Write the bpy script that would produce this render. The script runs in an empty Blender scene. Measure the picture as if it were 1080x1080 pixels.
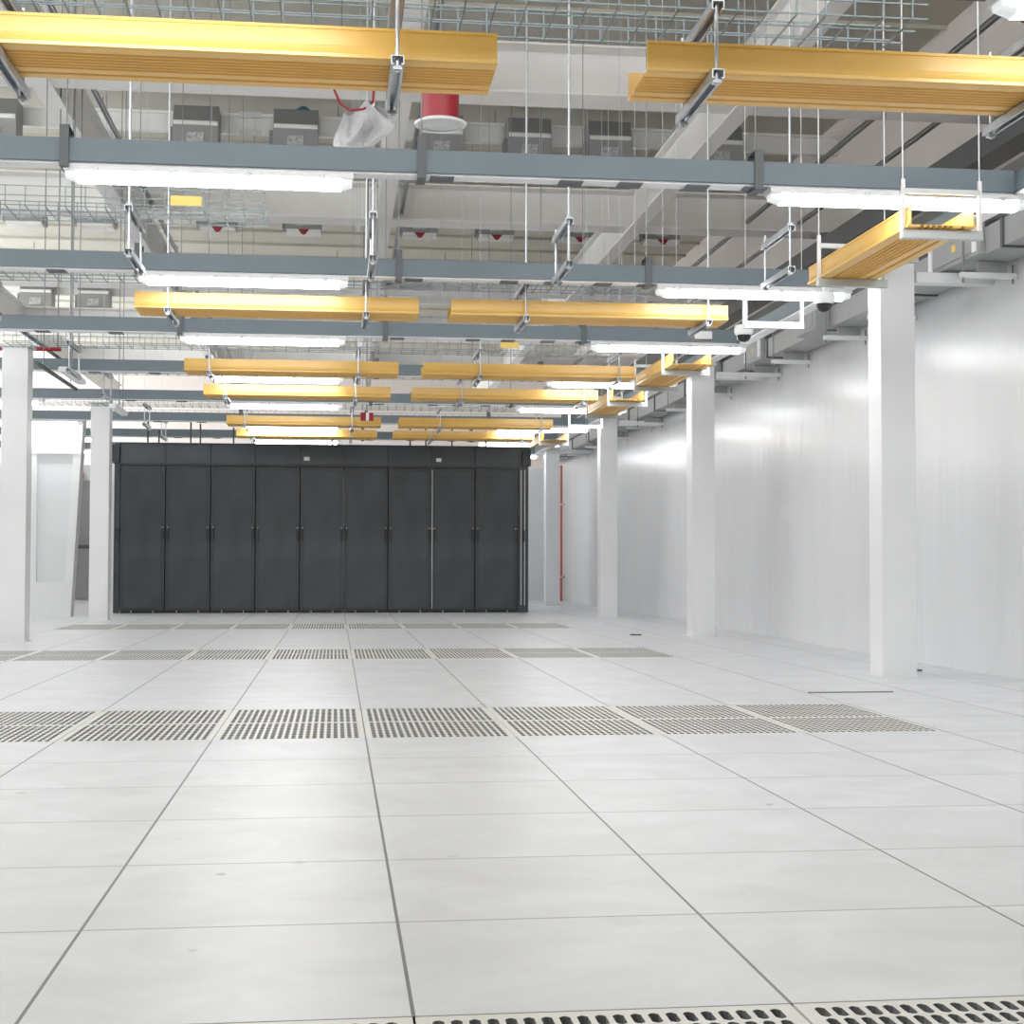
import bpy, bmesh, math, random
from mathutils import Matrix, Vector
random.seed(7)
S = bpy.context.scene
C = S.collection

# ------------------------------------------------------------------ camera
F, YAW, PIT, ROLL, CAMH = 1553.66, .119156, .033834, .002152, .70122
GX, GY, T = .12414, 2.29844, .6                       # raised floor grid
fw = Vector((math.sin(YAW)*math.cos(PIT), math.cos(YAW)*math.cos(PIT), math.sin(PIT)))
rt = Vector((math.cos(YAW), -math.sin(YAW), 0)); up = rt.cross(fw)
r2 = rt*math.cos(ROLL)+up*math.sin(ROLL); u2 = up*math.cos(ROLL)-rt*math.sin(ROLL)
cd = bpy.data.cameras.new('camera'); cam = bpy.data.objects.new('camera', cd); C.objects.link(cam)
M = Matrix((r2, u2, -fw)).transposed().to_4x4(); M.translation = Vector((0, 0, CAMH))
cam.matrix_world = M
cd.sensor_fit = 'HORIZONTAL'; cd.sensor_width = 36; cd.lens = 36*F/1080; cd.clip_start = .05; cd.clip_end = 200
S.camera = cam

# ------------------------------------------------------------------ materials
def srgb(r, g, b):
    f = lambda c: (c/255/12.92) if c/255 <= .04045 else ((c/255+.055)/1.055)**2.4
    return (f(r), f(g), f(b), 1)
def mat(name, col, rough=.5, metal=0., spec=.5, emit=None, var=0., vscale=3., bump=0., bscale=20., stretch=None, trans=0., alpha=1.):
    m = bpy.data.materials.new(name); m.use_nodes = True
    n, l = m.node_tree.nodes, m.node_tree.links
    b = n['Principled BSDF']
    b.inputs['Base Color'].default_value = col
    b.inputs['Roughness'].default_value = rough; b.inputs['Metallic'].default_value = metal
    b.inputs['Specular IOR Level'].default_value = spec
    b.inputs['Transmission Weight'].default_value = trans; b.inputs['Alpha'].default_value = alpha
    if emit:
        b.inputs['Emission Color'].default_value = emit[0]; b.inputs['Emission Strength'].default_value = emit[1]
    if var or bump:
        tc = n.new('ShaderNodeTexCoord'); mp = n.new('ShaderNodeMapping')
        l.new(tc.outputs['Object'], mp.inputs['Vector'])
        if stretch: mp.inputs['Scale'].default_value = stretch
    if var:
        nz = n.new('ShaderNodeTexNoise'); nz.inputs['Scale'].default_value = vscale; nz.inputs['Detail'].default_value = 5
        l.new(mp.outputs[0], nz.inputs['Vector'])
        mx = n.new('ShaderNodeMix'); mx.data_type = 'RGBA'; mx.blend_type = 'MIX'
        k = 1-var
        mx.inputs['A'].default_value = col; mx.inputs['B'].default_value = (col[0]*k, col[1]*k, col[2]*k, 1)
        rp = n.new('ShaderNodeMapRange'); rp.inputs['From Min'].default_value = .35; rp.inputs['From Max'].default_value = .7
        l.new(nz.outputs['Fac'], rp.inputs['Value']); l.new(rp.outputs['Result'], mx.inputs['Factor'])
        l.new(mx.outputs['Result'], b.inputs['Base Color'])
    if bump:
        nb = n.new('ShaderNodeTexNoise'); nb.inputs['Scale'].default_value = bscale; nb.inputs['Detail'].default_value = 3
        l.new(mp.outputs[0], nb.inputs['Vector'])
        bp = n.new('ShaderNodeBump'); bp.inputs['Strength'].default_value = bump; bp.inputs['Distance'].default_value = .01
        l.new(nb.outputs['Fac'], bp.inputs['Height']); l.new(bp.outputs['Normal'], b.inputs['Normal'])
    return m
YEL = mat('yellow_plastic', srgb(230, 183, 90), .36, spec=.85, var=.04, vscale=6)
CHN = mat('blue_grey_steel', srgb(105, 118, 126), .45, var=.1, vscale=2)
WHT = mat('white_paint', srgb(231, 232, 233), .35, var=.03, vscale=3)
BEAM = mat('beam_white', srgb(238, 237, 235), .5, var=.05, vscale=2)
GALV = mat('galvanised_steel', srgb(190, 194, 198), .35, .75, var=.15, vscale=14)
ZINC = mat('zinc_plate', srgb(196, 200, 200), .4, .3, var=.12, vscale=9)
WIRE = mat('wire_zinc', srgb(118, 130, 133), .4, .5)
RODM = mat('rod_steel', srgb(130, 132, 132), .5, .5)
DARK = mat('dark_steel', srgb(88, 92, 94), .5, .2)
BLK = mat('black_powder_coat', srgb(58, 62, 67), .38, var=.25, vscale=2.2, bump=.05, bscale=300)
BLKD = mat('black_door_mesh', srgb(72, 76, 81), .45, var=.4, vscale=1.9, bump=.3, bscale=400)
BLKS = mat('black_satin', srgb(32, 34, 37), .35)
HEAD = mat('header_panel', srgb(72, 77, 83), .35, var=.15, vscale=2)
BOXG = mat('box_grey', srgb(142, 144, 144), .4, var=.06, vscale=4)
BOXD = mat('box_dark_grey', srgb(116, 118, 118), .4)
LBL = mat('label_plate', srgb(190, 192, 192), .4, var=.5, vscale=26)
STK = mat('white_sticker', srgb(240, 240, 240), .6)
RED = mat('red_paint', srgb(150, 22, 36), .4)
DRED = mat('red_pipe_paint', srgb(190, 84, 66), .45)
ALU = mat('busway_aluminium', srgb(222, 222, 220), .35, .15, var=.08, vscale=5)
TRK = mat('trunking_grey', srgb(158, 160, 160), .4, var=.05, vscale=3)
TRKD = mat('duct_grey', srgb(92, 94, 94), .5, var=.06, vscale=2)
DECK = mat('ceiling_deck_paint', srgb(192, 189, 178), .7, var=.08, vscale=1.2)
HALL = mat('hall_wall_paint', srgb(222, 215, 211), .6, var=.04, vscale=1)
DOORG = mat('grey_door_paint', srgb(150, 150, 152), .5)
CAPB = mat('blue_plastic', srgb(56, 108, 130), .5)
BAG = mat('clear_plastic_sheet', srgb(235, 235, 238), .3, trans=.45, bump=.6, bscale=14)
TAGY = mat('yellow_tag', srgb(240, 205, 110), .5)
HOUS = mat('fixture_housing', srgb(222, 224, 226), .4)
LENS = mat('lit_lens', srgb(255, 255, 255), .3, emit=((.955, .975, 1, 1), 21.5))
CAPL = mat('lens_end', srgb(226, 230, 232), .2, emit=((.97, .985, 1, 1), .25))
DOME = mat('smoked_dome', srgb(40, 42, 44), .12)
VOID = mat('subfloor_concrete', srgb(70, 70, 70), .9)
SLOTG = mat('slot_wall_grey', srgb(128, 129, 131), .6)  # slot walls, a darker grey than the tile face
PERF = mat('grille_tile_white', srgb(226, 226, 223), .4, var=.03, vscale=8)
WALLW = mat('glossy_white_wall', srgb(226, 227, 229), .26, spec=.5, var=.03, vscale=1.5, bump=.6, bscale=3.0, stretch=(1, 2.2, .4))

def floor_mat():
    m = bpy.data.materials.new('white_raised_floor'); m.use_nodes = True
    n, l = m.node_tree.nodes, m.node_tree.links; b = n['Principled BSDF']
    tc = n.new('ShaderNodeTexCoord'); sp = n.new('ShaderNodeSeparateXYZ'); l.new(tc.outputs['Object'], sp.inputs[0])
    def line(axis, off, half):
        a = n.new('ShaderNodeMath'); a.operation = 'SUBTRACT'; l.new(sp.outputs[axis], a.inputs[0]); a.inputs[1].default_value = off-.3
        mo = n.new('ShaderNodeMath'); mo.operation = 'FLOORED_MODULO'; l.new(a.outputs[0], mo.inputs[0]); mo.inputs[1].default_value = T
        d = n.new('ShaderNodeMath'); d.operation = 'SUBTRACT'; l.new(mo.outputs[0], d.inputs[0]); d.inputs[1].default_value = .3
        ab = n.new('ShaderNodeMath'); ab.operation = 'ABSOLUTE'; l.new(d.outputs[0], ab.inputs[0])
        lt = n.new('ShaderNodeMath'); lt.operation = 'LESS_THAN'; l.new(ab.outputs[0], lt.inputs[0]); lt.inputs[1].default_value = half
        return lt
    lx = line('X', GX, .0032); ly = line('Y', GY, .0035)
    # per-tile tint and soft marbling with long scuffs
    fl = n.new('ShaderNodeVectorMath'); fl.operation = 'SNAP'; ad = n.new('ShaderNodeVectorMath'); ad.operation = 'SUBTRACT'
    l.new(tc.outputs['Object'], ad.inputs[0]); ad.inputs[1].default_value = (GX, GY, 0)
    l.new(ad.outputs[0], fl.inputs[0]); fl.inputs[1].default_value = (T, T, 1)
    wn = n.new('ShaderNodeTexWhiteNoise'); l.new(fl.outputs[0], wn.inputs['Vector'])
    av = n.new('ShaderNodeVectorMath'); av.operation = 'MULTIPLY_ADD'; l.new(wn.outputs['Color'], av.inputs[0]); av.inputs[1].default_value = (7, 7, 7)
    l.new(tc.outputs['Object'], av.inputs[2])
    nz = n.new('ShaderNodeTexNoise'); nz.inputs['Scale'].default_value = 3.2; nz.inputs['Detail'].default_value = 7; nz.inputs['Roughness'].default_value = .62
    nz.inputs['Distortion'].default_value = .8
    l.new(av.outputs[0], nz.inputs['Vector'])
    cr = n.new('ShaderNodeValToRGB'); cr.color_ramp.elements[0].position = .32; cr.color_ramp.elements[1].position = .7
    cr.color_ramp.elements[0].color = srgb(212, 214, 218); cr.color_ramp.elements[1].color = srgb(228, 230, 235)
    l.new(nz.outputs['Fac'], cr.inputs['Fac'])
    # small dark specks
    n2 = n.new('ShaderNodeTexNoise'); n2.inputs['Scale'].default_value = 9; n2.inputs['Detail'].default_value = 1; l.new(tc.outputs['Object'], n2.inputs['Vector'])
    sk = n.new('ShaderNodeMapRange'); sk.inputs['From Min'].default_value = .76; sk.inputs['From Max'].default_value = .82; l.new(n2.outputs['Fac'], sk.inputs['Value'])
    m0 = n.new('ShaderNodeMix'); m0.data_type = 'RGBA'; l.new(cr.outputs['Color'], m0.inputs['A']); m0.inputs['B'].default_value = srgb(178, 178, 178); l.new(sk.outputs['Result'], m0.inputs['Factor'])
    m1 = n.new('ShaderNodeMix'); m1.data_type = 'RGBA'; l.new(m0.outputs['Result'], m1.inputs['A']); m1.inputs['B'].default_value = srgb(166, 166, 168); l.new(ly.outputs[0], m1.inputs['Factor'])
    m2 = n.new('ShaderNodeMix'); m2.data_type = 'RGBA'; l.new(m1.outputs['Result'], m2.inputs['A']); m2.inputs['B'].default_value = srgb(118, 118, 121); l.new(lx.outputs[0], m2.inputs['Factor'])
    l.new(m2.outputs['Result'], b.inputs['Base Color'])
    rr = n.new('ShaderNodeMapRange'); rr.inputs['To Min'].default_value = .3; rr.inputs['To Max'].default_value = .46; l.new(nz.outputs['Fac'], rr.inputs['Value'])
    l.new(rr.outputs['Result'], b.inputs['Roughness']); b.inputs['Specular IOR Level'].default_value = .4
    return m
FLOOR = floor_mat()

# ------------------------------------------------------------------ mesh helpers
class MB:
    """collects shapes; every build() makes ONE mesh object"""
    def __init__(s): s.bm = bmesh.new()
    def box(s, x0, x1, y0, y1, z0, z1):
        v = [s.bm.verts.new(p) for p in ((x0,y0,z0),(x1,y0,z0),(x1,y1,z0),(x0,y1,z0),(x0,y0,z1),(x1,y0,z1),(x1,y1,z1),(x0,y1,z1))]
        for f in ((3,2,1,0),(4,5,6,7),(0,1,5,4),(1,2,6,5),(2,3,7,6),(3,0,4,7)): s.bm.faces.new([v[i] for i in f])
        return s
    def quad(s, *p):
        s.bm.faces.new([s.bm.verts.new(q) for q in p]); return s
    def prism(s, pts, a, b, axis):
        """closed outline swept from a to b along axis; pts are the two other coordinates in x,y,z order"""
        def P(p, t): return {'x': (t, p[0], p[1]), 'y': (p[0], t, p[1]), 'z': (p[0], p[1], t)}[axis]
        A = [s.bm.verts.new(P(p, a)) for p in pts]; B = [s.bm.verts.new(P(p, b)) for p in pts]; k = len(pts)
        for i in range(k): s.bm.faces.new((A[i], A[(i+1) % k], B[(i+1) % k], B[i]))
        s.bm.faces.new(A[::-1]); s.bm.faces.new(B)
        return s
    def tube(s, pts, r, k=8):
        pts = [Vector(p) for p in pts]; prev = None
        for i, p in enumerate(pts):
            d = ((pts[min(i+1, len(pts)-1)]-pts[max(i-1, 0)])).normalized()
            a = d.orthogonal().normalized() if prev is None else (prev[1]-d*prev[1].dot(d)).normalized()
            b = d.cross(a)
            ring = [s.bm.verts.new(p+(a*math.cos(2*math.pi*j/k)+b*math.sin(2*math.pi*j/k))*r) for j in range(k)]
            if prev:
                for j in range(k): s.bm.faces.new((prev[0][j], prev[0][(j+1) % k], ring[(j+1) % k], ring[j]))
            else: s.bm.faces.new(ring[::-1])
            prev = (ring, a)
        s.bm.faces.new(prev[0]); return s
    def lathe(s, prof, cx, cy, k=32):
        """profile of (radius, z) turned about the vertical through cx, cy"""
        rings = []
        for r, z in prof:
            if r < 1e-6: rings.append([s.bm.verts.new((cx, cy, z))])
            else: rings.append([s.bm.verts.new((cx+r*math.cos(2*math.pi*j/k), cy+r*math.sin(2*math.pi*j/k), z)) for j in range(k)])
        for A, B in zip(rings, rings[1:]):
            for j in range(k):
                q = (j+1) % k
                if len(A) == 1 and len(B) == 1: continue
                if len(A) == 1: s.bm.faces.new((A[0], B[q], B[j]))
                elif len(B) == 1: s.bm.faces.new((A[j], A[q], B[0]))
                else: s.bm.faces.new((A[j], A[q], B[q], B[j]))
        return s
    def mesh(s, name, m, bevel=0., smooth=False):
        bmesh.ops.recalc_face_normals(s.bm, faces=s.bm.faces)
        if bevel:
            es = [e for e in s.bm.edges if len(e.link_faces) == 2 and e.calc_face_angle(0) > .6]
            bmesh.ops.bevel(s.bm, geom=es, offset=bevel, segments=2, profile=.6, affect='EDGES', clamp_overlap=True)
        me = bpy.data.meshes.new(name); s.bm.to_mesh(me); s.bm.free(); me.materials.append(m)
        if smooth:
            for p in me.polygons: p.use_smooth = True
            try: me.set_sharp_from_angle(angle=.7)
            except Exception: pass
        return me
    def build(s, name, m, parent=None, bevel=0., smooth=False):
        o = bpy.data.objects.new(name, s.mesh(name, m, bevel, smooth)); C.objects.link(o)
        if parent: o.parent = parent
        return o
def obj(name, me, parent=None, loc=(0, 0, 0)):
    o = bpy.data.objects.new(name, me); C.objects.link(o); o.location = loc
    if parent: o.parent = parent
    return o
LABELS = set()
def tag(o, label, cat, group=None):
    assert label not in LABELS, label
    assert 4 <= len(label.split()) <= 16, (len(label.split()), label)
    LABELS.add(label)
    o['label'] = label; o['category'] = cat
    if group: o['group'] = group
    return o
def empty(name, loc, label, cat, group=None):
    o = bpy.data.objects.new(name, None); C.objects.link(o); o.location = loc; o.empty_display_size = .1
    return tag(o, label, cat, group)
def copy_tree(src, loc, label, group=None):
    o = src.copy(); C.objects.link(o); o.location = loc
    tag(o, label, src['category'], group or src.get('group'))
    for ch in [c for c in src.children]:
        c = ch.copy(); C.objects.link(c); c.parent = o
        for g in ch.children:
            d = g.copy(); C.objects.link(d); d.parent = c
    return o
def struct(o):
    o['kind'] = 'structure'; return o
ORD = ['nearest', 'second', 'third', 'fourth', 'fifth', 'sixth', 'seventh', 'eighth', 'ninth', 'tenth']
NTH = ['first', 'second', 'third', 'fourth', 'fifth', 'sixth', 'seventh', 'eighth', 'ninth']
CNT = ['first from camera', 'second from camera', 'third from camera', 'fourth from camera', 'fifth from camera', 'sixth from camera', 'seventh from camera', 'eighth from camera', 'ninth from camera']

DECKZ = 7.1
# ------------------------------------------------------------------ setting
strips = {'nearest': [-1], 'second': [6, 7], 'third': [14, 15], 'farthest': [22, 23]}
X0, X1, Y0, Y1 = -13.0, 7.2, -4.5, 46.0
fb = MB()
ys = [(-1, 0, -2, 2), (6, 8, -5, 3), (14, 16, -5, 3), (22, 24, -5, 3)]     # t0, t1, first and last column
y = Y0
for t0, t1, i0, i1 in ys:
    a, b = GY+T*t0, GY+T*t1
    fb.quad((X0, y, 0), (X1, y, 0), (X1, a, 0), (X0, a, 0))
    fb.quad((X0, a, 0), (GX+T*i0, a, 0), (GX+T*i0, b, 0), (X0, b, 0))
    fb.quad((GX+T*(i1+1), a, 0), (X1, a, 0), (X1, b, 0), (GX+T*(i1+1), b, 0))
    y = b
fb.quad((X0, y, 0), (X1, y, 0), (X1, Y1, 0), (X0, Y1, 0))
struct(fb.build('floor', FLOOR))
sl = MB().box(X0, X1, Y0, Y1, -.55, -.5)
for q in ((X0, X0+.05, Y0, Y1), (X1-.05, X1, Y0, Y1), (X0, X1, Y0, Y0+.05), (X0, X1, Y1-.05, Y1)): sl.box(*q, -.5, -.004)  # unseen rim added to stop ambient light entering below the floor
struct(sl.build('floor_slab', VOID))
# deck of joined panels
dk = MB().box(X0, X1, Y0, Y1, DECKZ, DECKZ+.1)
yy = Y0+.7
while yy < Y1-1:
    dk.box(X0, X1, yy, yy+.05, DECKZ-.05, DECKZ); yy += 1.2
struct(dk.build('ceiling', DECK))
BACKY, WX = 27.3, 4.09
struct(MB().box(WX, WX+.1, -1.3, BACKY, 0, 2.72).build('wall_right', WALLW))
struct(MB().box(X0, WX+.1, BACKY, BACKY+.1, 0, 2.44).build('wall_back', WHT))
struct(MB().box(X1, X1+.15, Y0, Y1, -.5, DECKZ).build('wall_outer_right', HALL))
struct(MB().box(X0, X1, Y1, Y1+.15, -.5, DECKZ).build('wall_outer_back', HALL))
struct(MB().box(-8.1, -8.0, -1.3, BACKY, 0, 3.7).build('light_block_left', WHT))  # unseen side partition, raised to hold ambient light off the floor
struct(MB().box(-8.1, WX+.1, -1.4, -1.3, 0, 4.0).build('light_block_front', mat('light_block_grey', srgb(112, 114, 117), .6)))  # unseen, added behind the camera; height and grey keep the near floor dim
struct(MB().box(-3.6, WX, BACKY-.02, BACKY, 0, .1).build('baseboard_back', WHT))
dr = MB().box(-5.3, -4.1, BACKY-.06, BACKY, .02, 2.15).build('door_1', DOORG); struct(dr)
h = MB().box(-5.2, -4.2, BACKY-.1, BACKY-.06, .93, .99).build('push_bar', DARK, dr); h['label'] = 'dark grey push bar'

# ------------------------------------------------------------------ slotted floor tiles
def tile_mesh():
    mb = MB(); bm = mb.bm; th = .022; g = .0022; nx, ny = 20, 10
    mx, my = .022, .02
    px, py = (T-2*mx)/nx, (T-2*my)/ny; hw, hl = .0087, .0235
    xs = [g]+[mx+px*i for i in range(nx+1)]+[T-g]; yl = [g]+[my+py*j for j in range(ny+1)]+[T-g]
    vt = {}
    def V(x, y, z):
        k = (round(x, 5), round(y, 5), round(z, 5))
        if k not in vt: vt[k] = bm.verts.new(k)
        return vt[k]
    for i in range(len(xs)-1):
        for j in range(len(yl)-1):
            x0, x1, y0, y1 = xs[i], xs[i+1], yl[j], yl[j+1]
            if i in (0, nx+1) or j in (0, ny+1):
                bm.faces.new((V(x0,y0,0), V(x1,y0,0), V(x1,y1,0), V(x0,y1,0))); continue
            cx, cy = (x0+x1)/2, (y0+y1)/2; c = .006
            H = [(cx-hw+c,cy-hl),(cx+hw-c,cy-hl),(cx+hw,cy-hl+c),(cx+hw,cy+hl-c),(cx+hw-c,cy+hl),(cx-hw+c,cy+hl),(cx-hw,cy+hl-c),(cx-hw,cy-hl+c)]
            hv = [V(a,b,0) for a, b in H]; hb = [V(a,b,-th) for a, b in H]
            o = [V(x0,y0,0), V(x1,y0,0), V(x1,y1,0), V(x0,y1,0)]
            bm.faces.new((o[0], o[1], hv[1], hv[0])); bm.faces.new((o[1], hv[2], hv[1])); bm.faces.new((o[1], o[2], hv[3], hv[2]))
            bm.faces.new((o[2], hv[4], hv[3])); bm.faces.new((o[2], o[3], hv[5], hv[4])); bm.faces.new((o[3], hv[6], hv[5]))
            bm.faces.new((o[3], o[0], hv[7], hv[6])); bm.faces.new((o[0], hv[0], hv[7]))
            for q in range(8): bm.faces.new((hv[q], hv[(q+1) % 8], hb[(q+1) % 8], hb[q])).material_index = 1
    for a, b in (((g,g),(T-g,g)), ((T-g,g),(T-g,T-g)), ((T-g,T-g),(g,T-g)), ((g,T-g),(g,g))):
        mb.quad((*a,0), (*b,0), (*b,-th), (*a,-th))
    me = bpy.data.meshes.new('slotted_floor_tile')
    bm.to_mesh(me); bm.free(); me.materials.append(PERF); me.materials.append(SLOTG); return me
TILE = tile_mesh()
for nm, (t0, t1, i0, i1) in zip(('nearest', 'second', 'third', 'farthest'), ys):
    for t in range(t0, t1):
        for i in range(i0, i1+1):
            o = obj('slotted_floor_tile', TILE, None, (GX+T*i, GY+T*t, 0))
            line = '' if t1-t0 == 1 else (' front line' if t == t0 else ' back line')
            tag(o, f'white slotted floor tile, {NTH[i-i0]} from left in{line} of {nm} grille strip' if line else
                f'white slotted floor tile, {NTH[i-i0]} from left in the nearest grille strip', 'floor tile', f'slotted tiles of the {nm} grille strip')
sc = MB().box(2.526, 3.0, 7.694, 7.702, 0, .006).build('lifted_tile_shim', RODM)
tag(sc, 'thin dark strip on the white floor before nearest right column', 'strip')
for k, (x, y) in enumerate(((3.72, 9.2), (2.86, 13.9))):
    o = MB().box(x-.05, x+.05, y-.04, y+.04, 0, .012).build('floor_outlet_cover', DARK, bevel=.004)
    tag(o, ['small dark grey cover on floor beside the nearest right column', 'small dark grey cover on floor left of second right column'][k], 'outlet cover')

# ------------------------------------------------------------------ columns
def column(x0, x1, y0, label, group):
    t = empty('support_column', ((x0+x1)/2, y0+.11, 0), label, 'column', group)
    w = (x1-x0)/2
    MB().box(-w, w, -.11, .11, .006, 2.56).build('shaft', WHT, t, bevel=.006)
    MB().box(-w-.012, w+.012, -.122, .122, 0, .012).build('base_trim', WHT, t)
    MB().box(-w-.02, w+.02, -.13, .13, 2.56, 2.585).build('cap_plate', ZINC, t)
    return t
RC = [8.72, 13.58, 18.42, 23.3]
RL = ['white square column standing nearest camera in front of the white wall', 'white square column second along the white right wall',
      'white square column third along the right wall', 'farthest white column, beside right end of black racks']
for y0, lb in zip(RC, RL): column(3.335, 3.555, y0, lb, 'columns along the right wall')
for y0, lb in zip((13.17, 17.85), ('large white column cut by the left picture edge', 'white column standing just left of the black racks')):
    column(-2.885, -2.665, y0, lb, 'columns on the left side')
for y0, lb in zip(RC, ('nearest', 'second', 'third', 'farthest')):
    o = MB().box(3.58, WX, y0+.03, y0+.13, 2.445, 2.51).build('brace_bar', WHT)
    tag(o, f'white brace bar joining the {lb} right column to the wall top', 'brace', 'braces between columns and wall')

# ------------------------------------------------------------------ blue-grey channels, saddles, lamps
ROWS = [4.3, 6.72, 9.17, 11.62, 14.08, 16.52, 18.96, 21.4, 23.85]
CX0, CX1 = -7.5, 3.22
def channel(y, label):
    t = empty('steel_channel', (0, y, 2.48), label, 'channel', 'blue-grey channels across the room')
    a, b = CX0, CX1; w = .003
    ch = MB(); ch.box(a, b, -.055, -.052, 0, .1); ch.box(a, b, -.052, .055, .097, .1); ch.box(a, b, -.052, .055, 0, .003); ch.box(a, b, -.055, -.04, -.004, 0)
    ch.build('channel_body', CHN, t)
    MB().box(a, b, -.038, .05, -.014, 0).build('underside_strip', WHT, t)  # white strip along the channel underside
    for x in (-2.3, -1.75, .42, 1.02, 1.3, 1.62, 1.9): MB().box(x, x+.11, -.042, .054, -.02, -.014).build('clip_plate', DARK, t)
    return t
LAMP = None
def lamp_proto():
    t = empty('tube_light', (0, 0, 0), 'prototype lamp to be relabelled', 'lamp', 'tube lights under the channels'); LABELS.clear()
    L = 1.28
    hs = MB().prism([(-.046, 0), (-.05, -.02), (-.054, -.028), (.054, -.028), (.05, -.02), (.046, 0)], -L/2, L/2, 'x')
    hs.build('housing', HOUS, t)
    prof = [(-.045, -.028), (-.045, -.045), (-.038, -.061), (-.024, -.071), (0, -.074), (.024, -.071), (.038, -.061), (.045, -.045), (.045, -.028)]
    MB().prism(prof, -L/2+.055, L/2-.055, 'x').build('lens', LENS, t, smooth=True)
    for s in (-1, 1):
        a = s*(L/2-.055); e = MB()
        small = [(p[0]*.82, -.028+(p[1]+.028)*.66) for p in prof]
        A = [e.bm.verts.new((a, *p)) for p in prof]; B = [e.bm.verts.new((a+s*.05, *p)) for p in small]
        for i in range(len(A)): e.bm.faces.new((A[i], A[(i+1) % len(A)], B[(i+1) % len(A)], B[i]))
        e.bm.faces.new(B)
        e.build('end_cap', CAPL, t)
    for x in (-.5, -.17, .17, .5):
        MB().box(x-.012, x+.012, -.057, .057, -.036, -.016).build('clip', ZINC, t)
    return t
BANKS = [(-3.81, 'left bank'), (-.57, 'middle bank'), (2.66, 'right bank')]
BLAB = {'left bank': 'far left bank', 'middle bank': 'middle bank', 'right bank': 'right bank'}
first = None
for k, y in enumerate(ROWS):
    channel(y, f'blue-grey steel channel crossing the room, {CNT[k]}' if k else 'blue-grey steel channel overhead just beyond the top picture edge')
    for x, bn in BANKS:
        lb = f'lit white tube light, {CNT[k]} in the {BLAB[bn]}'
        if first is None:
            first = lamp_proto(); first.location = (x, y, 2.466); del first['label']; tag(first, lb, 'lamp', 'tube lights under the channels')
        else: copy_tree(first, (x, y, 2.466), lb)
# saddle hangers carrying the channels
sad = None
def saddle_proto():
    t = empty('channel_hanger', (0, 0, 0), 'prototype hanger to be relabelled', 'hanger', 'saddle hangers of the blue-grey channels')
    LABELS.discard('prototype hanger to be relabelled')
    b = MB(); b.box(-.02, .02, -.066, -.06, -.025, .15); b.box(-.02, .02, .06, .066, -.025, .15); b.box(-.02, .02, -.066, .066, .15, .156); b.box(-.02, .02, -.066, .066, -.031, -.025)
    b.build('saddle', DARK, t)
    MB().tube([(0, 0, .15), (0, 0, DECKZ-.05-2.48)], .0035, 6).build('rod', RODM, t)
    return t
for k, y in enumerate(ROWS):
    if k in (0, 8): continue
    for j, x in enumerate((-1.205, .38, 1.96)):
        lb = f'dark saddle hanger on the channel {CNT[k]}, {("left", "centre", "right")[j]} one of three'
        if sad is None:
            sad = saddle_proto(); sad.location = (x, y, 2.48); tag(sad, lb, 'hanger', sad['group'])
        else: copy_tree(sad, (x, y, 2.48), lb)
# channel along the columns
t = empty('perimeter_channel', (3.29, 0, 2.48), 'long blue-grey channel running along the right columns', 'channel')
c = MB(); c.box(-.06, -.057, 3, 25, 0, .1); c.box(-.06, .035, 3, 25, .097, .1); c.box(-.06, .035, 3, 25, 0, .003); c.build('channel_body', CHN, t)
MB().box(-.056, .03, 3, 25, -.014, 0).build('underside_strip', WHT, t)
for x, y, lb in ((2.93, 11.555, 'small white junction box on channel near second right column'), ):
    o = MB().box(x-.07, x+.07, y-.03, y+.01, 2.5, 2.56).build('junction_box', WHT, bevel=.004); tag(o, lb, 'junction box')

# ------------------------------------------------------------------ yellow cable troughs
TROW = [4.67, 9.48, 12.55, 14.36, 17.4, 19.08]
TW, TH, TZ = .31, .1, 2.3
def trough_profile():
    o = [(0, TH), (0, .045), (-.0015, .032), (-.005, .022), (-.0095, .015), (-.0095, .004), (.002, 0)]
    x = .03
    ribs = [(.045, .066), (.074, .094), (.102, .122), (.13, .15), (.158, .178), (.186, .206), (.246, .266)]
    for a, b in ribs: o += [(a, 0), (a+.003, .009), (b-.003, .009), (b, 0)]
    o += [(TW-.002, 0), (TW+.0095, .004), (TW+.0095, .015), (TW+.005, .022), (TW+.0015, .032), (TW, .045), (TW, TH)]
    i = [(TW-.004, TH), (TW-.004, .011), (.004, .011), (.004, TH)]
    return o+i
def trough(a, b, y, label, axis='x', group='yellow cable troughs across the room'):
    """U-shaped ribbed plastic trough with a coupler sleeve"""
    pr = trough_profile(); L = b-a
    if axis == 'x':
        t = empty('cable_trough', (a, y, TZ), label, 'cable trough', group)
        MB().prism(pr, 0, L, 'x').build('trough_body', YEL, t)
        MB().prism([(-.004, TH+.004), (-.004, TH-.006), (.006, TH-.006), (.006, TH+.004)], 0, L, 'x').build('rim', YEL, t)
    else:
        t = empty('cable_trough', (a, y, TZ-.02), label, 'cable trough', group)   # a = left edge, b = length
        MB().prism([(p[0], p[1]) for p in pr], 0, b, 'y').build('trough_body', YEL, t)
        MB().prism([(-.004, TH+.004), (-.004, TH-.006), (.006, TH-.006), (.006, TH+.004)], 0, b, 'y').build('rim', YEL, t)
    return t
for k, y in enumerate(TROW):
    l0, l1, a0, a1 = (-2.4, .508, 1.0, 2.6) if k == 0 else (-1.27, .525, .735, 2.575)
    trough(l0, l1, y, f'left yellow cable trough of the pair {CNT[k]}')
    trough(a0, a1, y, f'right yellow cable trough of the pair {CNT[k]}')
for k, (y, L) in enumerate(((6.6, 1.5), (11.5, 1.55), (14.1, 1.5), (18.9, 1.2))):
    trough(2.675, L, y, f'yellow trough running lengthwise beside the right columns, {CNT[k]}', 'y', 'lengthwise yellow troughs on the right')

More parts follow.
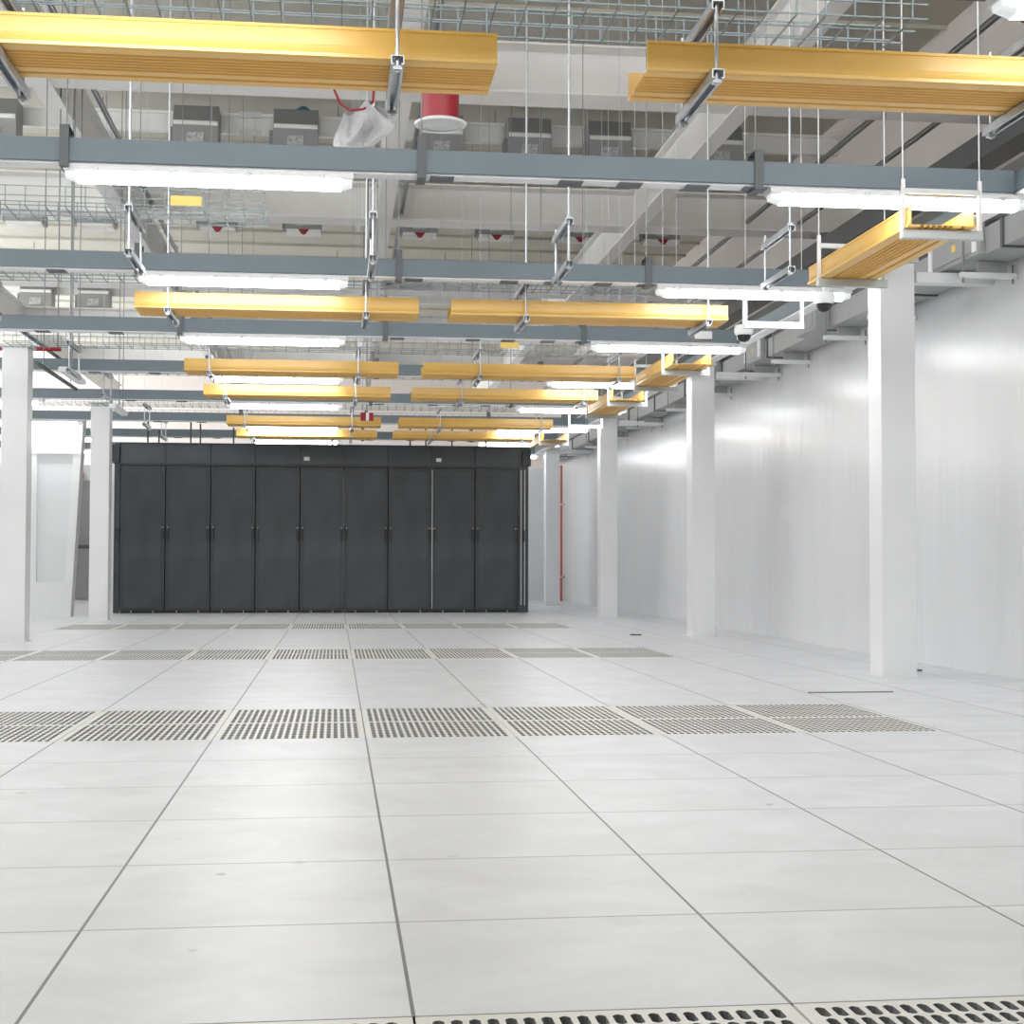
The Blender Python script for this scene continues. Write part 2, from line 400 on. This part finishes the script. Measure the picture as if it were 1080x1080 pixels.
# ------------------------------------------------------------------ trapeze hangers under troughs and mesh trays
def strut(mb, x, y0, y1, z):                    # open-bottom strut channel along Y, 41 mm wide
    mb.box(x-.0205, x-.0175, y0, y1, z-.03, z); mb.box(x+.0175, x+.0205, y0, y1, z-.03, z); mb.box(x-.0205, x+.0205, y0, y1, z-.003, z)
    mb.box(x-.0175, x-.011, y0, y1, z-.03, z-.027); mb.box(x+.011, x+.0175, y0, y1, z-.03, z-.027)
def trapeze_proto():
    nm = 'prototype trapeze to be relabelled'
    t = empty('trapeze_hanger', (0, 0, 0), nm, 'hanger', 'trapeze hangers under the cable trays'); LABELS.discard(nm)
    m = MB(); strut(m, 0, -.07, .45, -.003); m.build('lower_strut', GALV, t)
    m = MB(); strut(m, 0, -.07, .45, .222); m.build('upper_strut', GALV, t)
    for y in (-.045, .42):
        r = MB().tube([(0, y, -.05), (0, y, DECKZ-.05-2.3 if y < 0 else .27)], .0065, 8).build('rod', GALV, t)
        for z in (-.045, .224): MB().box(-.014, .014, y-.014, y+.014, z, z+.012).build('nut', ZINC, r)
    return t
trap = None
THIN = MB().tube([(0, -.045, -.05), (0, -.045, .27)], .0065, 8).tube([(0, -.045, .27), (0, -.045, DECKZ-.05-2.3)], .002, 6).mesh('rod', GALV)
TR2 = sorted(TROW+[7.72])
for k, y in enumerate(TR2):
    for j, x in enumerate((-1.06, .185, 1.22, 2.43 if k else 2.37, -2.2)[:5 if k > 1 else 4]):
        lb = f'galvanised trapeze hanger standing off left of the yellow troughs, hanger line {CNT[k]}' if j == 4 else f'galvanised trapeze hanger, {("leftmost", "second", "third", "rightmost")[j]} of the four central in hanger line {CNT[k]}'
        if trap is None:
            trap = trapeze_proto(); trap.location = (x, y, 2.3); tag(trap, lb, 'hanger', trap['group'])
        else:
            cur = copy_tree(trap, (x, y, 2.3), lb)
            if k > 2:
                for ch in cur.children:
                    if ch.name.startswith('rod') and len(ch.data.vertices) and max(v.co.z for v in ch.data.vertices) > 1: ch.data = THIN
def cross_hanger(y, label, z=2.28):
    t = empty('trough_bracket', (2.85, y, z), label, 'bracket', 'white brackets of the lengthwise yellow troughs')
    m = MB(); m.box(-.2, .2, -.02, .02, -.045, -.001); m.build('crossbar', ZINC, t, bevel=.003)
    for x in (-.19, .19):
        p = MB().box(x-.009, x+.009, -.009, .009, -.02, .24); p.tube([(x, 0, .24), (x, 0, DECKZ-.05-z)], .0035 if y < 9 else .002, 6); p.build('post', WHT, t)
    m = MB().box(-.19, .19, -.012, .012, .17, .195).build('upper_bar', ZINC, t)
    return t
for k, y in enumerate((6.66, 7.88, 9.36, 11.82, 12.95, 14.25, 15.5, 16.7, 19.2)):
    cross_hanger(y, f'white bracket on posts beside the right columns, {CNT[k]}')

# ------------------------------------------------------------------ wire mesh trays
def mesh_tray(x0, x1, y, label, tagx=None):
    t = empty('wire_mesh_tray', (x0, y+.02, 2.523), label, 'mesh tray', 'wire mesh cable trays')
    L = x1-x0; W = .34; H = .1; r = .0023; m = MB()
    for yy, zz in ((0, H), (0, H*.5), (0, 0), (.113, 0), (.227, 0), (W, 0), (W, H*.5), (W, H)):
        m.box(0, L, yy-r, yy+r, zz, zz+2*r)
    n = int(L/.1)
    for i in range(n+1):
        x = i*.1+.01
        if x > L: break
        m.box(x-r, x+r, -r, W+r, -2*r, 0); m.box(x-r, x+r, -3*r, -r, 0, H); m.box(x-r, x+r, W+r, W+3*r, 0, H)
    m.build('wire_basket', WIRE, t)
    if tagx is not None:
        g = MB().box(tagx-x0, tagx-x0+.16, -.016, -.012, .02, .07).build('yellow_tag', TAGY, t); g['label'] = 'yellow identification tag'
    return t
mesh_tray(-2.2, 1.965, 4.67, 'wire mesh tray above the nearest yellow troughs at top edge')
mesh_tray(-2.6, -.375, 7.72, 'wire mesh tray against white beam at left, without yellow trough below', -.86)
mesh_tray(-2.3, 2.1, 9.48, 'wire mesh tray above the second pair of yellow troughs')
mesh_tray(-2.75, 2.3, 12.55, 'wire mesh tray above the third pair of yellow troughs', 1.4)
mesh_tray(-2.75, 2.3, 14.36, 'wire mesh tray above the fourth pair of yellow troughs')
mesh_tray(-3.6, 2.3, 17.4, 'wire mesh tray above the fifth pair of yellow troughs')
mesh_tray(-3.6, 2.3, 19.08, 'wire mesh tray above the farthest pair of yellow troughs')

# ------------------------------------------------------------------ steel beams of the hall
def ibeam(mb, axis, c, a, b, w, z, hgt, tf=.02, tw=.012):
    pr = [(c-w/2, z), (c+w/2, z), (c+w/2, z+tf), (c+tw/2, z+tf), (c+tw/2, z+hgt-tf), (c+w/2, z+hgt-tf), (c+w/2, z+hgt), (c-w/2, z+hgt), (c-w/2, z+hgt-tf), (c-tw/2, z+hgt-tf), (c-tw/2, z+tf), (c-w/2, z+tf)]
    mb.prism(pr, a, b, axis); return mb
BZ = 4.9
for k, y in enumerate((13.14, 18.2, 22.95, 27.9, 32.8)):
    o = ibeam(MB(), 'x', y, X0, X1, .4, BZ, .46).build('steel_beam', BEAM)
    tag(o, f'deep white steel beam crossing the hall overhead, {CNT[k]}', 'beam', 'white beams across the hall')
for k, x in enumerate((-5.75, -2.59, .57, 3.72)):
    o = ibeam(MB(), 'y', x, 3.0, 40, .185, BZ-.022, .5).build('steel_beam', BEAM)
    tag(o, f'white steel beam running lengthwise overhead, {("far left", "left", "centre", "right")[k]} of four', 'beam', 'white beams along the hall')
def long_strut(x, z, label):
    m = MB(); strut(m, x, 4, 38, z); m.box(x-.0205, x+.0205, 4, 38, z+.006, z+.012)
    o = m.build('strut_rail', GALV); tag(o, label, 'strut', 'galvanised rails along the hall beams')
    return o
long_strut(-2.24, 5.05, 'galvanised rail alongside the left lengthwise beam')
long_strut(.79, 5.05, 'galvanised rail alongside the centre lengthwise beam')
long_strut(5.19, 5.05, 'galvanised rail right of the right lengthwise beam')
long_strut(5.87, 5.05, 'galvanised rail nearest the outer right hall wall')
o = MB().box(6.15, 6.45, 4, 40, 4.6, 4.85).build('cable_duct', TRKD); tag(o, 'grey cable duct high along the outer right hall wall', 'duct')

# ------------------------------------------------------------------ busways and tap-off boxes near the deck
BXS = {20.0: [(-4.85, -4.24), (-2.21, -1.6), (-.876, -.265), (1.11, 1.72), (2.33, 2.98), (3.46, 4.09), (5.05, 5.68)],
       24.8: [(-5.42, -4.79), (-4.28, -3.66), (-2.29, -1.67), (-.87, -.25), (1.08, 1.71), (2.39, 3.01), (3.83, 4.45), (5.28, 5.9)],
       29.6: [(-6.17, -5.47), (-5.07, -4.44)]}
def tapbox_proto():
    nm = 'prototype box to be relabelled'
    t = empty('tap_off_box', (0, 0, 0), nm, 'tap-off box'); LABELS.discard(nm)
    w = .61
    MB().prism([(0, 0), (0, .33), (.1, .58), (.42, .58), (.42, 0)], 0, w, 'x').build('box_body', BOXG, t, bevel=.008)
    MB().prism([(-.004, .3), (-.004, .335), (.095, .59), (.12, .59), (.12, .3)], .01, w-.01, 'x').build('sloped_lid', BOXD, t, bevel=.004)
    MB().prism([(-.006, .295), (-.02, .315), (-.02, .345), (-.004, .36)], .01, w-.01, 'x').build('lid_highlight', ALU, t, bevel=.003)['label'] = 'rounded ridge with highlight painted pale'  # pale colour stands in for the highlight along the lid edge
    MB().box(.19, .41, -.012, 0, .06, .2).build('label_plate', LBL, t)
    MB().box(-.05, 0, .05, .3, .02, .28).build('side_plug', BOXD, t)
    MB().box(.02, w-.02, -.03, .3, -.05, -.0).build('bottom_tray', ALU, t)
    return t
tp = None
for k, (y, xs) in enumerate(BXS.items()):
    rowz = 6.27 if k < 2 else 5.66
    bw = empty('busway', (0, y+.435, rowz+.33), f'pale busway rail near the roof, {CNT[k]}', 'busway', 'busways under the roof')
    m = MB(); m.box(X0, X1, 0, .1, 0, .03); m.box(X0, X1, 0, .1, .24, .28); m.box(X0, X1, .03, .08, .03, .24); m.build('busway_rail', ALU, bw)
    for x in (-1.35, .55, 4.75):
        MB().box(x, x+.3, -.015, 0, .22, .3).build('joint_plate', ZINC, bw); MB().box(x, x+.3, -.015, 0, -.02, .05).build('joint_plate', ZINC, bw)
    for x in (-6, -3.2, .0, 2.2, 4.6): MB().tube([(x, .05, .28), (x, .05, DECKZ-.05-rowz-.33)], .008, 6).build('rod', RODM, bw)
    for q, (a, b) in enumerate(xs):
        lb = f'grey tap-off box on the busway {CNT[k]}, {NTH[q]} from left'
        if tp is None:
            tp = tapbox_proto(); tp.location = (a, y, rowz); tag(tp, lb, 'tap-off box', 'tap-off boxes on the busways')
            cur = tp
        else: cur = copy_tree(tp, (a, y, rowz), lb)
        if k == 1 and q >= 2:
            r = MB(); r.prism([(.21, .0), (.4, .0), (.33, -.09), (.28, -.09)], -.035, -.03, 'y'); r.build('red_tag', RED, cur)['label'] = 'red warning tag'
        if k == 0 and q == 2:
            g = MB().lathe([(0, .66), (.05, .655), (.11, .61), (.14, .585), (0, .585)], .4, .2, 20).build('blue_cap', CAPB, cur, smooth=True); g['label'] = 'blue rounded cap on the box'

# ------------------------------------------------------------------ black racks
RY, RW = 20.3, .6
RX0 = -2.885
def rack(i):
    names = ['leftmost', 'second', 'third', 'fourth', 'fifth', 'sixth', 'seventh', 'eighth', 'rightmost']
    ex = ' with white sticker on header' if i in (4, 7) else ''
    t = empty('server_rack', (RX0+RW*i, RY, 0), f'black server rack, {names[i]} of nine' + (' from the left' if i not in (0, 8) else ' in the row') + ex, 'server rack', 'black server racks in a row')
    MB().box(.004, RW-.004, .03, 1.1, .03, 2.0).build('rack_body', BLK, t)
    MB().box(.01, RW-.01, .05, 1.08, 0, .03).build('plinth', BLKS, t)
    d = MB(); d.box(.006, RW-.006, 0, .03, .035, 1.985).build('door', BLK, t, bevel=.004)
    dd = [c for c in t.children if c.name.startswith('door')][0]
    m = MB().box(.055, RW-.055, -.006, 0, .07, 1.94).build('perforated_panel', BLKD, dd)
    def hnd(x, nm):
        hb = MB(); hb.box(x-.018, x+.018, -.02, 0, .98, 1.17); hb.box(x-.011, x+.011, -.035, -.02, 1.0, 1.13)
        hb.build(nm, BLKS, t, bevel=.003)
        MB().box(x-.008, x+.008, -.024, -.02, 1.15, 1.165).build('lock', ZINC, t)
    hnd(RW-.035, 'handle')
    if i > 0: hnd(.035, 'latch')
    hp = MB().box(.003, RW-.003, .0, .04, 2.03, 2.285).build('header_panel', HEAD, t, bevel=.003)
    MB().box(0, RW, -.012, .06, 2.285, 2.3).build('top_rail', BLK, t)
    MB().box(0, RW, .06, 1.05, 2.0, 2.29).build('upper_housing', BLK, t)
    MB().box(0, RW, -.004, .05, 2.0, 2.03).build('header_rail', BLK, t)
    for x in (.16, .45): MB().box(x-.006, x+.006, -.016, -.004, .005, .035).build('levelling_foot', ZINC, t)
    if i == 4: MB().box(.05, .125, -.003, 0, 2.08, 2.13).build('white_sticker', STK, t)['label'] = 'white sticker'
    if i == 7: MB().box(.06, .13, -.003, 0, 2.08, 2.13).build('white_sticker', STK, t)['label'] = 'white sticker'
    if i == 7: MB().box(.0, .012, -.012, 0, .06, 1.97).build('edge_strip', ZINC, t)['label'] = 'bare metal edge strip'
for i in range(9): rack(i)
def end_door(x0, x1, side, label):
    t = empty('containment_door', ((x0+x1)/2, RY, 0), label, 'door frame'); w = (x1-x0)/2
    MB().box(-w, w, .0, .05, 0, 2.29).build('front_post', BLK, t, bevel=.004)
    MB().box(-w, w, 1.05, 1.1, 0, 2.29).build('rear_post', BLK, t)
    MB().box(side*w-.008 if side > 0 else -w, side*w if side > 0 else -w+.008, .05, 1.05, .05, 2.1).build('door_panel', BLKS, t)
    a, b = (-.02, w+.03) if side > 0 else (-w-.07, w)
    MB().box(a, b, -.05, .4, 2.03, 2.27).build('slide_box', BLK, t, bevel=.01)
    for k, x in enumerate((-.4, .3) if side > 0 else ()):
        MB().box(x*w-.006, x*w+.006, -.006, 0, .1, 1.98).build('pale_strip', ZINC, t)['label'] = 'thin pale strip'  # narrow pale strips down the front post
    MB().box(-.02, .02, -.03, 0, .98, 1.14).build('pull', BLKS, t)
end_door(-2.962, -2.885, -1, 'black end frame of the rack row on its left side')
end_door(2.515, 2.66, 1, 'black end frame of the rack row with thin pale strips')
for k, (x, z) in enumerate(((-2.57, 2.62), (-2.42, 2.5), (-1.99, 2.72), (-1.86, 2.6), (-1.41, 2.55), (-.05, 2.5), (1.03, 2.72), (1.25, 2.6), (1.62, 2.72), (2.1, 2.55))):
    o = MB().tube([(x, RY+.35, 2.29), (x, RY+.35, z)], .012, 8).build('threaded_rod', BLKS)
    tag(o, f'short black rod standing on top of black racks, {(NTH+["tenth"])[k]} from left', 'rod', 'black rods on the rack tops')

# ------------------------------------------------------------------ right wall trunking
t = empty('wall_trunking', (3.8, 0, 2.525), 'pale grey busbar trunking along the top of the right wall', 'trunking')
m = MB(); m.box(0, .25, 4, BACKY-.3, 0, .16); m.build('duct', TRK, t)
y = 4.9
while y < 26: MB().box(-.012, .26, y, y+.03, -.01, .17).build('joint_flange', DARK, t); y += 1.55
t = empty('upper_duct', (3.88, 0, 2.7), 'grey duct above the wall trunking, darkened for shade', 'duct')
MB().prism([(0, 0), (.2, 0), (.2, .36), (.06, .36), (-.04, .1)], 4, BACKY-.3, 'y').build('duct_body', TRKD, t)  # body colour darkened to carry the shade over the trunking
BRY = [6.1, 7.5, 8.45, 10.0, 10.95, 12.33, 13.2, 14.85, 16.4, 18.1, 18.7, 20.3, 21.9, 23.6]
for k, y in enumerate(BRY):
    t = empty('wall_bracket', (3.74, y, 2.42), f'white bracket under the wall trunking, {NTH[k] if k < 9 else ("tenth", "eleventh", "twelfth", "thirteenth", "fourteenth")[k-9]} from the camera', 'bracket', 'brackets under the wall trunking')
    MB().box(-.01, .345, -.02, .02, 0, .033).build('arm', WHT, t, bevel=.003)
    MB().box(.1, .28, -.015, .015, .033, .1).build('packer', TRK, t)
    for x in (.01, .325): MB().tube([(x, 0, -.03), (x, 0, .085 if x > .1 else .28)], .006, 6).build('rod', RODM, t)
for k, (y, dx, z0, z1, L, lb) in enumerate(((8.25, .04, 2.44, 2.66, .75, 'grey trunking box with yellow warning sticker on the right wall top'), (11.0, .12, 2.43, 2.8, .5, 'grey wall box beside the nearest right column'),
        (12.75, .04, 2.44, 2.66, .5, 'grey trunking box between the first two right columns'), (14.3, .1, 2.4, 2.72, .35, 'grey box just behind second right column'),
        (19.3, .1, 2.4, 2.75, .4, 'grey box just behind third right column'), (9.6, .06, 2.4, 2.85, .3, 'dark grey box just behind the nearest right column'))):
    t = empty('junction_cabinet', (3.8, y, .085), lb, 'junction box', 'boxes along the wall trunking')
    MB().box(-dx, .0, 0, L, z0, z1).build('cabinet_body', TRK if k != 5 else TRKD, t, bevel=.005)
    MB().box(-dx-.006, -dx, L*.12, L*.88, z0+.03, z1-.03).build('cover', TRK, t)
    if k in (0, 2):
        MB().box(-dx-.009, -dx-.006, L*.42, L*.49, z0+.08, z0+.125).build('warning_sticker', TAGY, t)['label'] = 'yellow warning sticker'
        for q in (.04, .9): MB().box(-dx-.01, -dx, L*q, L*q+.05, z0+.02, z1-.04).build('white_tag', STK, t)

# ------------------------------------------------------------------ odds and ends
t = empty('ceiling_speaker', (.487, 6.98, 2.79), 'red canister speaker with white round rim hanging above the channel', 'speaker')
MB().lathe([(0, .012), (.088, .012), (.088, .2), (0, .2)], 0, 0, 40).build('canister', RED, t, smooth=True)
MB().lathe([(.105, .0), (.122, -.002), (.126, .008), (.105, .018), (.08, .02)], 0, 0, 48).build('rim', STK, t, smooth=True)
MB().lathe([(0, .003), (.106, .003), (.106, .012), (0, .012)], 0, 0, 48).build('grille', HOUS, t, smooth=True)
MB().tube([(0, 0, .2), (0, 0, DECKZ-.05-2.79)], .006, 6).build('rod', RODM, t)
t = empty('fire_sounder', (6.62, 13.2, 5.9), 'dark red cylinder high near the outer right hall wall', 'sounder')
MB().lathe([(0, 0), (.16, 0), (.16, .45), (0, .45)], 0, 0, 28).build('canister', RED, t, smooth=True)
MB().tube([(0, 0, .45), (0, 0, DECKZ-.05-5.9)], .01, 6).build('rod', RODM, t)
t = empty('hanging_sign', (.355, 17.2, 2.34), 'small red box with white stripe hanging before yellow trough', 'sign')
MB().box(-.075, .075, -.02, .02, 0, .095).build('sign_body', RED, t, bevel=.004)
MB().box(-.012, .022, -.024, -.02, .0, .095).build('white_stripe', STK, t)
MB().tube([(0, 0, .095), (0, 0, DECKZ-.05-2.34)], .006, 6).build('rod', RODM, t)
# crumpled plastic sheet hung from the trapeze rod, red lead beside it
bm = MB(); nu, nv = 14, 12; vs = []
for j in range(nv+1):
    v = j/nv; row = []
    for i in range(nu+1):
        u = i/nu
        wv = .35+.65*math.sin(math.pi*min(1, .12+.8*v))
        x = (u-.5)*.3*wv+.03*math.sin(5*v); z = .0-.23*v-.02*math.sin(7*u)+.05*(u-.5)
        yv = .035*math.sin(9*u+3*v)+.02*math.sin(17*u-5*v)+.06*v*(u-.5)
        row.append(bm.bm.verts.new((x, yv, z)))
    vs.append(row)
for j in range(nv):
    for i in range(nu): bm.bm.faces.new((vs[j][i], vs[j][i+1], vs[j+1][i+1], vs[j+1][i]))
bmesh.ops.solidify(bm.bm, geom=bm.bm.faces[:], thickness=.002)
o = bm.build('plastic_bag', BAG, smooth=True); o.location = (.12, 7.62, 3.06)
tag(o, 'crumpled clear plastic bag hanging above the nearest visible channel', 'bag')
pts = [(-.03, 7.6, 3.16), (.01, 7.6, 3.07), (.06, 7.6, 3.035), (.13, 7.6, 3.045), (.18, 7.62, 3.09), (.185, 7.68, 3.2), (.185, 7.675, 3.6)]
o = MB().tube(pts, .006, 8).build('red_lead', RED, smooth=True); tag(o, 'thin red lead drooping above the plastic bag', 'cable')
def camera_dome(x, y, z, lb):
    t = empty('dome_camera', (x, y, z), lb, 'security camera', 'dome cameras by the right columns')
    MB().lathe([(0, .07), (.062, .07), (.068, .05), (.068, .015), (.056, .0), (0, 0)], 0, 0, 28).build('base', STK, t, smooth=True)
    MB().lathe([(.05, 0), (.048, -.02), (.035, -.04), (.015, -.05), (0, -.052)], 0, 0, 28).build('dome', DOME, t, smooth=True)
    MB().tube([(0, 0, .07), (0, 0, 2.6-z)], .01, 8).build('stem', WHT, t)
camera_dome(3.06, 8.97, 2.335, 'dome camera below the light beside the nearest right column')
camera_dome(2.9, 10.25, 2.33, 'dome camera between the first two right columns')
t = empty('fire_pipe', (4.03, 26.2, 0), 'thin red pipe standing against far right wall', 'pipe')
MB().tube([(0, 0, 0), (0, 0, 2.44)], .022, 10).build('pipe', DRED, t, smooth=True)
for z in (.42, 1.72): MB().box(-.035, .06, -.035, .035, z, z+.03).build('clamp', GALV, t)
# red fire line on the left
t = empty('sprinkler_pipe', (0, 0, 0), 'dark red pipe with bracket left of the upper white column', 'pipe')
MB().tube([(-3.6, 13.9, 2.64), (-2.62, 13.9, 2.65), (-2.52, 13.9, 2.65)], .022, 10).build('pipe', RED, t, smooth=True)
MB().tube([(-2.55, 13.9, 2.66), (-2.55, 13.9, DECKZ-.05)], .007, 6).build('rod', RODM, t)
for k, (x, z, a, b) in enumerate(((-2.79, 2.75, 11.6, 16.2), (-2.5, 2.36, 12.7, 14.6))):
    t = empty('conduit', (x, a, z), f'galvanised conduit darkened for shadow, lengthwise at upper left, {("upper", "lower")[k]} of two', 'conduit')
    MB().tube([(0, 0, 0), (0, b-a, 0)], .018, 8).build('pipe', DARK, t, smooth=True)  # dark colour carries the shadow these conduits lie in
    for y in (.3, b-a-.3): MB().tube([(0, y, .0), (0, y, DECKZ-.05-z)], .005, 6).build('rod', RODM, t)
for k, (x, a, b) in enumerate(((-2.34, 13.0, 13.95), (-2.36, 16.0, 16.9))):
    t = empty('batten_light', (x, a, 2.33), f'narrow white batten hung lengthwise at upper left, {("nearer", "farther")[k]} of two', 'batten')
    MB().box(-.04, .04, 0, b-a, 0, .045).build('housing', STK, t, bevel=.012)
    for y in (.45, b-a-.15): MB().tube([(0, y, .045), (0, y, DECKZ-.05-2.33)], .005, 6).build('rod', RODM, t)
# tapered white cabinet
t = empty('tapered_cabinet', (-3.49, 19.08, 0), 'white tapered cabinet with recessed front panel between left columns', 'cabinet')
xl = -.323; rb = .185; rtp = .318; Ht = 2.5; D = .24
def xr(z): return rb+(rtp-rb)*z/Ht
m = MB()
def pris(mb, q, y0, y1):
    A = [mb.bm.verts.new((a, y0, b)) for a, b in q]; B = [mb.bm.verts.new((a, y1, b)) for a, b in q]; k = len(q)
    for i in range(k): mb.bm.faces.new((A[i], A[(i+1) % k], B[(i+1) % k], B[i]))
    mb.bm.faces.new(A[::-1]); mb.bm.faces.new(B)
pris(m, [(xl, 0), (xr(0), 0), (xr(Ht), Ht), (xl, Ht)], .05, D); m.build('back_shell', WHT, t)
m = MB(); pris(m, [(xl, 0), (xr(0), 0), (xr(.43), .43), (xl, .43)], 0, .05); m.build('kick_panel', WHT, t)
m = MB(); pris(m, [(xl, .43), (xl+.085, .43), (xl+.075, 2.05), (xl, 2.05)], 0, .05); m.build('stile', WHT, t)
m = MB(); pris(m, [(xr(.43)-.1, .43), (xr(.43), .43), (xr(2.05), 2.05), (xr(2.05)-.1, 2.05)], 0, .05); m.build('stile', WHT, t)
m = MB(); pris(m, [(xl, 2.05), (xr(2.05), 2.05), (xr(Ht), Ht), (xl, Ht)], -.01, .05); m.build('header', STK, t)
m = MB(); pris(m, [(xl+.085, .43), (xr(.43)-.1, .43), (xr(2.05)-.1, 2.05), (xl+.075, 2.05)], .035, .05); m.build('recessed_panel', HOUS, t)
# wall alarm by the grey door
o = MB().box(-4.62, -4.52, BACKY-.08, BACKY, 2.18, 2.3).build('alarm_box', RED, bevel=.01); tag(o, 'small dark red alarm box on wall above the grey door', 'alarm box')

# ------------------------------------------------------------------ light and view
w = bpy.data.worlds.new('hall_ambient'); S.world = w; w.use_nodes = True
w.node_tree.nodes['Background'].inputs[0].default_value = (.98, .99, 1, 1); w.node_tree.nodes['Background'].inputs[1].default_value = 5.0
S.view_settings.view_transform = 'Standard'; S.view_settings.look = 'None'
S.view_settings.exposure = 0.24; S.view_settings.gamma = 1.0; S.view_settings.use_curve_mapping = False
S.cycles.max_bounces = 10; S.cycles.diffuse_bounces = 6; S.cycles.glossy_bounces = 4
S.cycles.use_denoising = True
S.cycles.caustics_reflective = False; S.cycles.caustics_refractive = False
S.cycles.sample_clamp_indirect = 4
